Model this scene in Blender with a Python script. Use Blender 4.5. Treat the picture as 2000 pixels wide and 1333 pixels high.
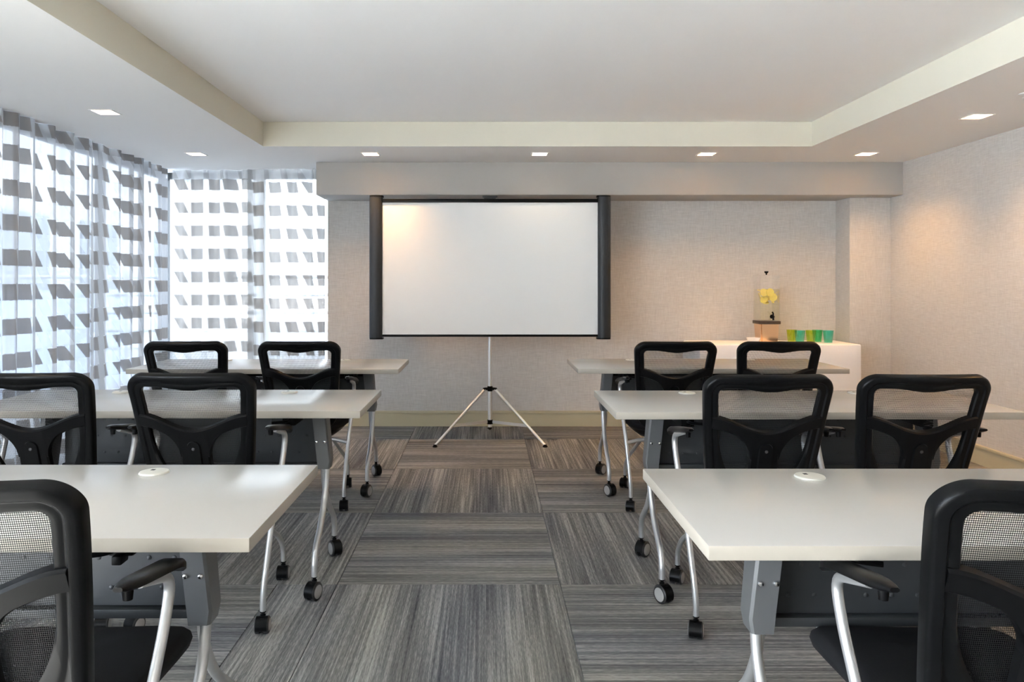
import bpy, bmesh, math, random
from math import sin, cos, pi, sqrt, radians
from mathutils import Vector, Matrix

for o in list(bpy.data.objects):
    bpy.data.objects.remove(o)
SC = bpy.context.scene
COL = SC.collection
random.seed(7)

# ------------------------------------------------------------------ camera
F = 1450.0                      # focal length in pixels of a 2000 px wide frame
CH = 1.219                      # camera height
cam_d = bpy.data.cameras.new('camera')
cam = bpy.data.objects.new('camera', cam_d)
COL.objects.link(cam)
cam.location = (0, 0, CH)
cam.rotation_euler = (pi / 2, 0, 0)
cam_d.sensor_width = 36
cam_d.lens = 36 * F / 2000
cam_d.shift_x = 0.025
cam_d.shift_y = -0.0553
cam_d.clip_start = 0.02
cam_d.clip_end = 300
SC.camera = cam

# ------------------------------------------------------------------ world, portals, exposure
DAY = (0.80, 0.88, 1.0)
w = bpy.data.worlds.new('world')
SC.world = w
w.use_nodes = True
bg = w.node_tree.nodes['Background']
bg.inputs[0].default_value = (*DAY, 1)
bg.inputs[1].default_value = 5.0

# sun from the left, behind the camera: falls through the bare side glazing onto the carpet out of frame
sun_d = bpy.data.lights.new('sun', 'SUN')
sun_d.energy = 46.0
sun_d.color = (1.0, 0.97, 0.95)
sun_d.angle = 0.02
sun = bpy.data.objects.new('sun', sun_d)
COL.objects.link(sun)
sun.rotation_euler = Vector((-1.0, -0.30, 1.0)).to_track_quat('Z', 'Y').to_euler()


def portal(name, loc, rot, sx, sy):
    l = bpy.data.lights.new(name, 'AREA')
    l.shape = 'RECTANGLE'
    l.size, l.size_y = sx, sy
    l.cycles.is_portal = True
    o = bpy.data.objects.new(name, l)
    COL.objects.link(o)
    o.location, o.rotation_euler = loc, rot


portal('window_daylight', (-2.93, 1.6, 1.1), (0, -pi / 2, 0), 2.2, 9.8)
portal('window_daylight', (-2.1, 6.62, 1.1), (-pi / 2, 0, 0), 1.5, 2.2)

vs = SC.view_settings
SC.display_settings.display_device = 'sRGB'
vs.view_transform = 'Standard'
vs.look = 'None'
vs.gamma = 1
vs.use_curve_mapping = False
vs.exposure = 2.15
LAMP = 320.0                     # emission of the downlight lenses

cy = SC.cycles
cy.max_bounces = 12
cy.diffuse_bounces = 6
cy.transparent_max_bounces = 24
cy.sample_clamp_indirect = 8


# ------------------------------------------------------------------ helpers
def finish(name, bm, m, parent=None, smooth=40, label=None):
    me = bpy.data.meshes.new(name)
    bmesh.ops.recalc_face_normals(bm, faces=bm.faces)
    bm.to_mesh(me)
    bm.free()
    if smooth:
        me.shade_smooth()
        me.set_sharp_from_angle(angle=radians(smooth))
    if m:
        me.materials.append(m)
    o = bpy.data.objects.new(name, me)
    COL.objects.link(o)
    if parent:
        o.parent = parent
    if label:
        o['label'] = label
    return o


def tag(o, label, cat, group=None):
    o['label'] = label
    o['category'] = cat
    if group:
        o['group'] = group
    return o


def structure(o):
    o['kind'] = 'structure'
    return o


def thing(name, label, cat, loc=(0, 0, 0), rz=0, group=None):
    o = bpy.data.objects.new(name, None)
    o.empty_display_size = 0.1
    COL.objects.link(o)
    o.location = loc
    o.rotation_euler = (0, 0, rz)
    return tag(o, label, cat, group)


def copy_tree(o, parent=None):
    c = o.copy()
    COL.objects.link(c)
    if parent:
        c.parent = parent
        c.matrix_parent_inverse = o.matrix_parent_inverse.copy()
    for ch in list(o.children):
        copy_tree(ch, c)
    return c


def box(bm, lo, hi, bev=0, seg=2):
    c = [(a + b) / 2 for a, b in zip(lo, hi)]
    s = [abs(b - a) for a, b in zip(lo, hi)]
    r = bmesh.ops.create_cube(bm, size=1, matrix=Matrix.Translation(c) @ Matrix.Diagonal((*s, 1)))
    if bev:
        ed = list({e for v in r['verts'] for e in v.link_edges})
        bmesh.ops.bevel(bm, geom=ed, offset=bev, segments=seg, affect='EDGES', profile=0.5)
    return bm


def new():
    return bmesh.new()


def boxo(name, lo, hi, m, parent=None, bev=0, seg=2):
    return finish(name, box(new(), lo, hi, bev, seg), m, parent)


def fillet(pts, rad, n=5):
    P = [Vector(p) for p in pts]
    out = [P[0]]
    for a, b, c in zip(P, P[1:], P[2:]):
        d1, d2 = (a - b), (c - b)
        k = min(rad, d1.length * 0.48, d2.length * 0.48)
        s, e = b + d1.normalized() * k, b + d2.normalized() * k
        for i in range(n + 1):
            t = i / n
            out.append(s * (1 - t) ** 2 + b * 2 * t * (1 - t) + e * t * t)
    out.append(P[-1])
    return out


def tube(bm, pts, r, seg=12, cap=True, flat=1.0):
    P = [Vector(p) for p in pts]
    rings = []
    up = None
    for i, p in enumerate(P):
        d = (P[min(i + 1, len(P) - 1)] - P[max(i - 1, 0)]).normalized()
        if up is None:
            up = d.orthogonal().normalized() if abs(d.x) > 0.9 else d.cross(Vector((1, 0, 0))).normalized()
        up = (up - d * up.dot(d)).normalized()
        sd = d.cross(up)
        rr = r(i / (len(P) - 1)) if callable(r) else r
        rings.append([bm.verts.new(p + (up * cos(2 * pi * k / seg) * flat + sd * sin(2 * pi * k / seg)) * rr) for k in range(seg)])
    for a, b in zip(rings, rings[1:]):
        for k in range(seg):
            bm.faces.new((a[k], a[(k + 1) % seg], b[(k + 1) % seg], b[k]))
    if cap:
        bm.faces.new(rings[0][::-1])
        bm.faces.new(rings[-1])
    return bm


def lathe(bm, prof, seg=24, mat=None, cap=True):
    rings = []
    for r, z in prof:
        rings.append([bm.verts.new((mat or Matrix()) @ Vector((r * cos(2 * pi * k / seg), r * sin(2 * pi * k / seg), z))) for k in range(seg)])
    for a, b in zip(rings, rings[1:]):
        for k in range(seg):
            bm.faces.new((a[k], a[(k + 1) % seg], b[(k + 1) % seg], b[k]))
    if cap:
        bm.faces.new(rings[0][::-1])
        bm.faces.new(rings[-1])
    return bm


def grid_faces(bm, rows, closed_u=False, closed_v=False):
    n, m = len(rows), len(rows[0])
    for i in range(n if closed_v else n - 1):
        for j in range(m if closed_u else m - 1):
            q = (rows[i][j], rows[i][(j + 1) % m], rows[(i + 1) % n][(j + 1) % m], rows[(i + 1) % n][j])
            if len(set(q)) == 4:
                bm.faces.new(q)
            elif len(set(q)) == 3:
                bm.faces.new(tuple(dict.fromkeys(q)))


# ------------------------------------------------------------------ materials
class NT:
    def __init__(self, name):
        self.m = bpy.data.materials.new(name)
        self.m.use_nodes = True
        self.t = self.m.node_tree
        self.t.nodes.clear()
        self.out = self.n('ShaderNodeOutputMaterial')

    def n(self, typ, **kw):
        nd = self.t.nodes.new(typ)
        for k, v in kw.items():
            setattr(nd, k, v)
        return nd

    def put(self, sock, v):
        if isinstance(v, bpy.types.NodeSocket):
            self.t.links.new(v, sock)
        elif v is not None:
            if isinstance(v, tuple) and len(v) == 3 and sock.type == 'RGBA':
                v = (*v, 1)
            sock.default_value = v

    def math(self, op, a, b=None, c=None):
        nd = self.n('ShaderNodeMath', operation=op)
        for i, v in enumerate((a, b, c)):
            self.put(nd.inputs[i], v) if v is not None else None
        return nd.outputs[0]

    def coord(self, kind='Object'):
        return self.n('ShaderNodeTexCoord').outputs[kind]

    def mapping(self, vec, scale=(1, 1, 1), loc=(0, 0, 0)):
        nd = self.n('ShaderNodeMapping')
        self.put(nd.inputs['Vector'], vec)
        self.put(nd.inputs['Scale'], scale)
        self.put(nd.inputs['Location'], loc)
        return nd.outputs[0]

    def noise(self, vec, scale, detail=2, rough=0.5):
        nd = self.n('ShaderNodeTexNoise')
        self.put(nd.inputs['Vector'], vec)
        nd.inputs['Scale'].default_value = scale
        nd.inputs['Detail'].default_value = detail
        nd.inputs['Roughness'].default_value = rough
        return nd.outputs[0]

    def ramp(self, fac, stops):
        nd = self.n('ShaderNodeValToRGB')
        self.put(nd.inputs[0], fac)
        e = nd.color_ramp.elements
        while len(e) < len(stops):
            e.new(0.5)
        for el, (p, c) in zip(e, stops):
            el.position = p
            el.color = (*c, 1)
        return nd.outputs[0]

    def mixc(self, fac, a, b, mode='MIX'):
        nd = self.n('ShaderNodeMix', data_type='RGBA', blend_type=mode)
        self.put(nd.inputs[0], fac)
        self.put(nd.inputs[6], a)
        self.put(nd.inputs[7], b)
        return nd.outputs[2]

    def bump(self, h, strength=0.3, dist=0.002):
        nd = self.n('ShaderNodeBump')
        nd.inputs['Strength'].default_value = strength
        nd.inputs['Distance'].default_value = dist
        self.put(nd.inputs['Height'], h)
        return nd.outputs[0]

    def mixs(self, fac, a, b):
        nd = self.n('ShaderNodeMixShader')
        self.put(nd.inputs[0], fac)
        self.put(nd.inputs[1], a)
        self.put(nd.inputs[2], b)
        return nd.outputs[0]

    def bsdf(self, color, rough=0.5, metal=0.0, normal=None, spec=0.5, **kw):
        nd = self.n('ShaderNodeBsdfPrincipled')
        self.put(nd.inputs['Base Color'], color)
        self.put(nd.inputs['Roughness'], rough)
        self.put(nd.inputs['Metallic'], metal)
        nd.inputs['Specular IOR Level'].default_value = spec
        if normal:
            self.put(nd.inputs['Normal'], normal)
        for k, v in kw.items():
            self.put(nd.inputs[k.replace('_', ' ')], v)
        return nd.outputs[0]

    def done(self, sh):
        self.t.links.new(sh, self.out.inputs[0])
        return self.m


def plain(name, color, rough=0.5, metal=0.0, var=0.06, scale=30, bump=0.0, spec=0.5, **kw):
    t = NT(name)
    co = t.coord()
    nz = t.noise(co, scale, 3)
    lo = tuple(c * (1 - var) for c in color)
    hi = tuple(min(1, c * (1 + var)) for c in color)
    col = t.mixc(nz, lo, hi)
    nm = t.bump(t.noise(co, scale * 12, 2), bump, 0.001) if bump else None
    return t.done(t.bsdf(col, rough, metal, nm, spec, **kw))


M = {}
M['ceiling'] = plain('ceiling_paint', (0.89, 0.885, 0.875), 0.85, var=0.01, scale=3, bump=0.05)
M['ceiling_shaded'] = plain('shaded_ceiling_paint', (0.80, 0.785, 0.76), 0.85, var=0.01, scale=3, bump=0.05)  # ceiling white darkened for the lowered ring, shade put into the colour
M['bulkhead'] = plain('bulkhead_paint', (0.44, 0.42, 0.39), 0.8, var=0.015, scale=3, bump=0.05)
M['tray'] = plain('tray_paint', (0.70, 0.67, 0.57), 0.8, var=0.01, scale=3, bump=0.05)
M['baseboard'] = plain('baseboard_paint', (0.50, 0.445, 0.30), 0.45, var=0.03, scale=8)
M['laminate'] = plain('white_laminate', (0.430, 0.410, 0.380), 0.24, var=0.012, scale=6)
M['edge'] = plain('cream_edge_band', (0.35, 0.315, 0.265), 0.4, var=0.02, scale=8)
M['grommet'] = plain('cream_plastic', (0.50, 0.48, 0.42), 0.4)
M['dark'] = plain('black_opening', (0.02, 0.02, 0.02), 0.6)
M['steel'] = plain('silver_powder_coat', (0.52, 0.52, 0.52), 0.36, 0.75, var=0.05, scale=40)
M['grey_metal'] = plain('grey_sheet_metal', (0.135, 0.138, 0.14), 0.45, 0.4, var=0.04, scale=20)
M['panel_metal'] = plain('charcoal_perforated_metal', (0.036, 0.038, 0.040), 0.5, 0.3, var=0.04, scale=20)
M['bolt'] = plain('bright_bolt', (0.75, 0.75, 0.75), 0.2, 1.0)
M['black'] = plain('black_plastic', (0.0040, 0.0040, 0.0043), 0.40, var=0.1, scale=60, bump=0.03, spec=0.09)
M['black_satin'] = plain('black_satin_plastic', (0.0042, 0.0043, 0.0046), 0.30, var=0.1, scale=60, bump=0.03, spec=0.11)
M['wheel'] = plain('caster_rubber', (0.012, 0.012, 0.013), 0.4)
M['hub'] = plain('grey_caster_hub', (0.32, 0.31, 0.30), 0.5)
M['fabric'] = plain('black_seat_fabric', (0.007, 0.007, 0.008), 0.95, var=0.3, scale=300, bump=0.3, spec=0.2)
M['alu'] = plain('brushed_aluminium', (0.80, 0.79, 0.76), 0.32, 0.85, var=0.03, scale=50)
M['case'] = plain('screen_housing_black', (0.024, 0.026, 0.029), 0.42, var=0.05, scale=40, spec=0.3)
M['screen'] = plain('matte_white_screen', (0.80, 0.80, 0.785), 0.8, var=0.004, scale=4, spec=0.2)
M['cloth'] = plain('white_tablecloth', (0.84, 0.84, 0.86), 0.9, var=0.02, scale=60, bump=0.1, spec=0.1)
M['ceramic'] = plain('white_ceramic', (0.82, 0.80, 0.76), 0.25, var=0.02)
M['copper'] = plain('copper_stand', (0.93, 0.62, 0.38), 0.24, 0.95, var=0.05, scale=12)
M['espresso'] = plain('dark_bronze_tray', (0.045, 0.03, 0.022), 0.4)
M['frame'] = plain('dark_window_frame', (0.07, 0.075, 0.08), 0.4, 0.3)
M['wood'] = plain('plain_plywood', (0.45, 0.33, 0.2), 0.6)
M['trim'] = plain('white_fixture_trim', (0.75, 0.74, 0.72), 0.4)
M['can'] = plain('fixture_reflector', (0.55, 0.53, 0.50), 0.4, 0.2)
M['asphalt'] = plain('pale_pavement', (0.34, 0.35, 0.365), 0.9, var=0.15, scale=2)
M['facade'] = plain('grey_facade', (0.46, 0.47, 0.49), 0.9, var=0.06, scale=1.5)
M['facade_glass'] = plain('facade_window_glass', (0.16, 0.20, 0.25), 0.1)
M['rail'] = plain('pale_railing', (0.55, 0.58, 0.62), 0.5, 0.3)


def mat_wall():
    t = NT('linen_wallpaper')
    co = t.coord()
    a = t.noise(t.mapping(co, (14, 14, 420)), 1, 3, 0.6)
    b = t.noise(t.mapping(co, (420, 420, 16)), 1, 3, 0.6)
    c = t.noise(co, 2.2, 3)
    f = t.math('ADD', t.math('MULTIPLY', a, 0.55), t.math('MULTIPLY', b, 0.45))
    col = t.ramp(f, [(0.33, (0.46, 0.438, 0.412)), (0.5, (0.57, 0.548, 0.522)), (0.66, (0.68, 0.66, 0.63))])
    col = t.mixc(t.math('MULTIPLY', c, 0.12), col, (0.40, 0.378, 0.35))
    return t.done(t.bsdf(col, 0.75, 0, t.bump(f, 0.35, 0.0015), 0.25))


M['wall'] = mat_wall()


def mat_carpet(name, axis):
    t = NT(name)
    co = t.coord()
    sep = t.n('ShaderNodeSeparateXYZ')
    t.put(sep.inputs[0], co)
    p, q = (sep.outputs[0], sep.outputs[1]) if axis == 'y' else (sep.outputs[1], sep.outputs[0])
    rnd = t.n('ShaderNodeObjectInfo').outputs['Random']
    off = t.math('MULTIPLY', rnd, 57.0)
    pp = t.math('ADD', p, off)

    def v(kp, kq):
        c = t.n('ShaderNodeCombineXYZ')
        t.put(c.inputs[0], t.math('MULTIPLY', pp, kp))
        t.put(c.inputs[1], t.math('MULTIPLY', q, kq))
        return c.outputs[0]
    broad = t.noise(v(6.0, 0.35), 1, 3, 0.65)
    lines = t.noise(v(95, 1.2), 1, 2, 0.6)
    fine = t.noise(v(330, 26), 1, 2, 0.7)
    hue = t.noise(v(3.1, 0.5), 1, 1, 0.5)
    f = t.math('ADD', t.math('MULTIPLY', broad, 0.42), t.math('ADD', t.math('MULTIPLY', lines, 0.42), t.math('MULTIPLY', fine, 0.30)))
    warm = t.ramp(f, [(0.40, (0.052, 0.052, 0.051)), (0.56, (0.190, 0.184, 0.166)), (0.70, (0.43, 0.415, 0.365))])
    cool = t.ramp(f, [(0.40, (0.045, 0.048, 0.053)), (0.56, (0.145, 0.148, 0.155)), (0.70, (0.36, 0.355, 0.34))])
    col = t.mixc(t.math('MULTIPLY', t.math('SUBTRACT', hue, 0.35), 3.0), cool, warm)
    pile = t.noise(co, 900, 2)
    h = t.math('ADD', t.math('MULTIPLY', lines, 1.0), t.math('MULTIPLY', t.math('ADD', fine, pile), 0.5))
    return t.done(t.bsdf(col, 0.95, 0, t.bump(h, 0.5, 0.004), 0.1))


M['carpet_v'] = mat_carpet('striped_carpet_lengthwise', 'y')
M['carpet_h'] = mat_carpet('striped_carpet_crosswise', 'x')


def mat_curtain():
    t = NT('sheer_block_curtain')
    uv = t.n('ShaderNodeTexCoord').outputs['UV']
    sep = t.n('ShaderNodeSeparateXYZ')
    t.put(sep.inputs[0], uv)
    u, v = sep.outputs[0], sep.outputs[1]
    wob = t.math('MULTIPLY', t.math('SUBTRACT', t.noise(t.mapping(uv, (260, 3, 1)), 1, 2), 0.5), 0.06)
    cu = t.math('DIVIDE', u, 0.168)
    cv = t.math('ADD', t.math('DIVIDE', v, 0.198), wob)
    col = t.math('FLOOR', cu)
    fu = t.math('FRACT', cu)
    fv = t.math('FRACT', cv)
    half = t.math('FRACT', t.math('MULTIPLY', cv, 2.0))           # 0..1 inside each block row
    hsh = t.math('FRACT', t.math('MULTIPLY', t.math('SINE', t.math('MULTIPLY', col, 12.9898)), 43758.5))
    slant = t.math('MULTIPLY', t.math('SUBTRACT', 0.5, half), t.math('MULTIPLY', hsh, 0.42))
    e = t.math('ADD', fu, t.math('MULTIPLY', slant, -1.0))
    inblk = t.math('MULTIPLY', t.math('GREATER_THAN', e, t.math('ADD', 0.08, t.math('MULTIPLY', hsh, 0.16))), t.math('LESS_THAN', e, 0.80))
    grey = t.math('MULTIPLY', inblk, t.math('LESS_THAN', fv, 0.47))
    white = t.math('MULTIPLY', inblk, t.math('GREATER_THAN', fv, 0.47))
    thr = t.noise(t.mapping(uv, (700, 40, 1)), 1, 2)

    def cloth(trans_col, diff_col, clear):
        tl = t.n('ShaderNodeBsdfTranslucent')
        t.put(tl.inputs[0], trans_col)
        df = t.n('ShaderNodeBsdfDiffuse')
        t.put(df.inputs[0], diff_col)
        a = t.n('ShaderNodeAddShader')
        t.put(a.inputs[0], tl.outputs[0])
        t.put(a.inputs[1], df.outputs[0])
        tr = t.n('ShaderNodeBsdfTransparent')
        return t.mixs(clear, a.outputs[0], tr.outputs[0])
    thin = t.math('ADD', 0.10, t.math('MULTIPLY', thr, 0.12))
    sheer = cloth((0.095, 0.094, 0.092), (0.27, 0.27, 0.265), thin)
    wht = cloth((0.13, 0.13, 0.13), (0.33, 0.33, 0.33), 0.12)
    gry = cloth((0.056, 0.052, 0.048), (0.17, 0.155, 0.14), 0.015)
    return t.done(t.mixs(grey, t.mixs(white, sheer, wht), gry))


M['curtain'] = mat_curtain()


def mat_mesh():
    t = NT('black_chair_mesh')
    uv = t.n('ShaderNodeTexCoord').outputs['UV']
    sep = t.n('ShaderNodeSeparateXYZ')
    t.put(sep.inputs[0], uv)
    u, v = sep.outputs[0], sep.outputs[1]
    a = t.math('SINE', t.math('MULTIPLY', u, 2 * pi / 0.0062))
    b = t.math('SINE', t.math('MULTIPLY', v, 2 * pi / 0.0080))
    pr = t.math('MULTIPLY', a, b)
    hole = t.math('GREATER_THAN', pr, 0.31)
    hole2 = t.math('LESS_THAN', pr, -0.31)
    h = t.math('MAXIMUM', hole, hole2)
    df = t.bsdf((0.006, 0.006, 0.0065), 0.6, spec=0.15)
    tr = t.n('ShaderNodeBsdfTransparent')
    return t.done(t.mixs(h, df, tr.outputs[0]))


M['mesh'] = mat_mesh()


def clear_mat(name, tint, refl=0.06, rough=0.02):
    t = NT(name)
    lw = t.n('ShaderNodeLayerWeight')
    lw.inputs[0].default_value = 0.35
    nz = t.noise(t.coord(), 8, 1)
    tr = t.n('ShaderNodeBsdfTransparent')
    t.put(tr.inputs[0], t.mixc(nz, tint, tuple(min(1, c * 1.02) for c in tint)))
    gl = t.n('ShaderNodeBsdfGlossy')
    gl.inputs['Roughness'].default_value = rough
    fac = t.math('ADD', refl * 0.6, t.math('MULTIPLY', lw.outputs['Facing'], 0.30))
    return t.done(t.mixs(fac, tr.outputs[0], gl.outputs[0]))


M['glass'] = clear_mat('window_glass', (0.95, 0.97, 0.97), 0.03)
M['acrylic'] = clear_mat('clear_acrylic', (0.992, 0.994, 0.990), 0.07)
M['water'] = clear_mat('lemon_water', (0.985, 0.98, 0.90), 0.02)
M['glass_teal'] = clear_mat('teal_glass', (0.52, 0.92, 0.86), 0.08)
M['glass_green'] = clear_mat('green_glass', (0.48, 0.90, 0.66), 0.08)
M['glass_lime'] = clear_mat('lime_glass', (0.85, 0.92, 0.40), 0.08)
M['lemon'] = plain('lemon_flesh', (0.92, 0.74, 0.14), 0.5, var=0.12, scale=60, Subsurface_Weight=0.2)
M['rind'] = plain('lemon_rind', (0.93, 0.80, 0.12), 0.5, var=0.08, scale=60)


def emit(name, color, s):
    t = NT(name)
    e = t.n('ShaderNodeEmission')
    nz = t.noise(t.coord(), 20, 1)
    t.put(e.inputs[0], t.mixc(nz, color, tuple(c * 0.98 for c in color)))
    e.inputs[1].default_value = s
    return t.done(e.outputs[0])


M['lens'] = emit('warm_downlight_lens', (1.0, 0.55, 0.22), LAMP)
M['lens_dim'] = emit('dimmed_downlight_lens', (1.0, 0.80, 0.58), LAMP * 0.12)

# ------------------------------------------------------------------ room
XL, XR = -2.86, 3.34            # window line, right wall
YB, YN = 6.38, -3.4             # back wall, wall behind the camera
ZC, ZT = 2.20, 2.374            # lowered ceiling, tray ceiling
TX0, TX1, TY0, TY1 = -1.585, 2.31, -1.9, 5.27
XW = -1.365                     # where the papered back wall begins
ZB = 1.937                      # underside of the bulkhead

fl = structure(boxo('floor', (XL - 0.1, YN - 0.1, -0.1), (XR + 0.1, 6.7, -0.006), M['asphalt']))
# carpet tiles: (depth rows) x (columns), stripes turn from tile to tile
tile_cache = {}


def carpet_tile(x0, x1, y0, y1, o):
    key = (round(x1 - x0, 3), round(y1 - y0, 3), o)
    if key not in tile_cache:
        g = 0.0012
        b = box(new(), (-key[0] / 2 + g, -key[1] / 2 + g, -0.0060), (key[0] / 2 - g, key[1] / 2 - g, 0.0), 0.0012, 1)
        ob = finish('carpet_tile', b, M['carpet_v' if o == 'v' else 'carpet_h'], fl)
        tile_cache[key] = ob.data
    else:
        ob = bpy.data.objects.new('carpet_tile', tile_cache[key])
        COL.objects.link(ob)
        ob.parent = fl
    ob.location = ((x0 + x1) / 2, (y0 + y1) / 2, 0)


XS = [-0.605 + 0.905 * k for k in range(-3, 5)]
XS = [XL] + [x for x in XS if XL + 0.1 < x < XR - 0.1] + [XR]
YS = [3.016 + 0.946 * k for k in range(-7, 4)]
YS = [YN] + [y for y in YS if YN + 0.1 < y < YB - 0.05] + [6.5]
jc = min(range(len(XS)), key=lambda i: abs(XS[i] + 0.605))
ir = min(range(len(YS)), key=lambda i: abs(YS[i] - 3.016))
for i, (y0, y1) in enumerate(zip(YS, YS[1:])):
    for j, (x0, x1) in enumerate(zip(XS, XS[1:])):
        o = 'h' if (i - ir + j - jc) % 2 == 0 else 'v'
        if i == ir - 1 and j == jc - 1:
            carpet_tile(x0, -0.85, y0, y1, 'h')
            carpet_tile(-0.85, x1, y0, y1, 'v')
            continue
        carpet_tile(x0, x1, y0, y1, o)

# ceiling, one shell: lowered ring with openings for the downlights, tray sides, tray lid
LIGHTS = [(-2.165, 4.22), (-2.18, 5.577), (-0.87, 5.577), (0.40, 5.577), (1.654, 5.577), (2.85, 5.577), (2.86, 4.33),
          (2.86, 3.0), (2.86, 1.66), (2.86, 0.32), (-2.165, 2.87), (-2.165, 1.5), (-2.165, 0.15)]
LH = 0.058                      # half opening
b = new()
xs = sorted({XL - 0.1, XR + 0.1, TX0, TX1} | {round(x + s * LH, 4) for x, y in LIGHTS for s in (-1, 1)})
ys = sorted({YN - 0.1, 6.7, TY0, TY1} | {round(y + s * LH, 4) for x, y in LIGHTS for s in (-1, 1)})
vc = {}


def cv(x, y, z):
    k = (round(x, 4), round(y, 4), round(z, 4))
    if k not in vc:
        vc[k] = b.verts.new(k)
    return vc[k]


for x0, x1 in zip(xs, xs[1:]):
    for y0, y1 in zip(ys, ys[1:]):
        mx, my = (x0 + x1) / 2, (y0 + y1) / 2
        if TX0 < mx < TX1 and TY0 < my < TY1:
            b.faces.new((cv(x0, y0, ZT), cv(x1, y0, ZT), cv(x1, y1, ZT), cv(x0, y1, ZT)))
            continue
        if any(abs(mx - x) < LH and abs(my - y) < LH for x, y in LIGHTS):
            continue
        b.faces.new((cv(x0, y0, ZC), cv(x1, y0, ZC), cv(x1, y1, ZC), cv(x0, y1, ZC)))
ceil = structure(finish('ceiling', b, M['ceiling'], smooth=0))
ceil.data.materials.append(M['ceiling_shaded'])
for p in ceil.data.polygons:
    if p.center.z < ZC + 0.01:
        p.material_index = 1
tb = new()
for (p, q) in (((TX0, TY0), (TX1, TY0)), ((TX1, TY0), (TX1, TY1)), ((TX1, TY1), (TX0, TY1)), ((TX0, TY1), (TX0, TY0))):
    tb.faces.new([tb.verts.new(v) for v in ((*p, ZC), (*q, ZC), (*q, ZT), (*p, ZT))])
structure(finish('trim_1', tb, M['tray'], smooth=0))
structure(boxo('ceiling_slab', (XL - 0.15, YN - 0.15, 2.46), (XR + 0.15, 6.75, 2.6), M['ceiling']))
ev = new()                      # closes the void above the lowered ring
for lo, hi in (((XL - 0.15, YN - 0.15, ZC + 0.001), (XL - 0.1, 6.75, 2.46)), ((XR + 0.1, YN - 0.15, ZC), (XR + 0.15, 6.75, 2.46)),
               ((XL - 0.1, 6.7, ZC + 0.001), (XR + 0.1, 6.75, 2.46)), ((XL - 0.1, YN - 0.15, ZC), (XR + 0.1, YN - 0.1, 2.46))):
    box(ev, lo, hi)
structure(finish('trim_2', ev, M['ceiling']))

structure(boxo('wall_back', (XW, YB, -0.1), (XR + 0.1, 6.7, ZC), M['wall']))
structure(boxo('wall_right', (XR, YN - 0.1, -0.1), (XR + 0.1, YB, ZC), M['wall']))
structure(boxo('wall_front', (XL - 0.1, YN - 0.1, -0.1), (XR, YN, ZC), M['wall']))
structure(boxo('wall_pilaster', (3.0, 6.13, 0), (XR, YB, ZB), M['wall'], bev=0.003, seg=1))
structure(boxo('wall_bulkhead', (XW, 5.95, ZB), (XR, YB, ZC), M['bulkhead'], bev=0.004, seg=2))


def baseboard(name, lo, hi, side):
    o = structure(boxo(name, lo, hi, M['baseboard'], bev=0.002, seg=1))
    if side == 'y':
        boxo('baseboard_cap', (lo[0], lo[1] - 0.006, hi[2] - 0.016), (hi[0], hi[1], hi[2] + 0.006), M['baseboard'], o, 0.003)
    else:
        boxo('baseboard_cap', (lo[0] - 0.006, lo[1], hi[2] - 0.016), (hi[0], hi[1], hi[2] + 0.006), M['baseboard'], o, 0.003)


baseboard('baseboard_back', (XW, YB - 0.014, 0), (3.0, YB, 0.128), 'y')
baseboard('baseboard_right', (XR - 0.014, YN, 0), (XR, 6.13, 0.128), 'x')
baseboard('baseboard_pilaster', (2.99, 6.116, 0), (XR - 0.014, 6.13, 0.128), 'y')


# ------------------------------------------------------------------ windows
def window(name, along, fixed, a0, a1, cuts):
    """floor-to-ceiling glazing along one axis; frame, mullions and panes"""
    def bx(bb, p0, p1, z0, z1, t=0.03):
        if along == 'y':
            return box(bb, (fixed - t, p0, z0), (fixed + t, p1, z1), 0.003, 1)
        return box(bb, (p0, fixed - t, z0), (p1, fixed + t, z1), 0.003, 1)
    fb = new()
    bx(fb, a0, a1, 0.0, 0.06)
    bx(fb, a0, a1, ZC - 0.05, ZC)
    root = structure(finish(name, fb, M['frame']))
    pts = [a0] + cuts + [a1]
    for p in pts:
        finish('mullion', bx(new(), p - 0.025, p + 0.025, 0.06, ZC - 0.05), M['frame'], root)
    for p, q in zip(pts, pts[1:]):
        finish('window_pane', bx(new(), p + 0.025, q - 0.025, 0.06, ZC - 0.05, 0.004), M['glass'], root)


window('window_1', 'y', XL, YN, 6.56, [-1.9, -0.4, 1.1, 2.6, 4.1, 5.5])
window('window_2', 'x', 6.56, XL + 0.05, XW + 0.02, [-1.98])


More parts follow.
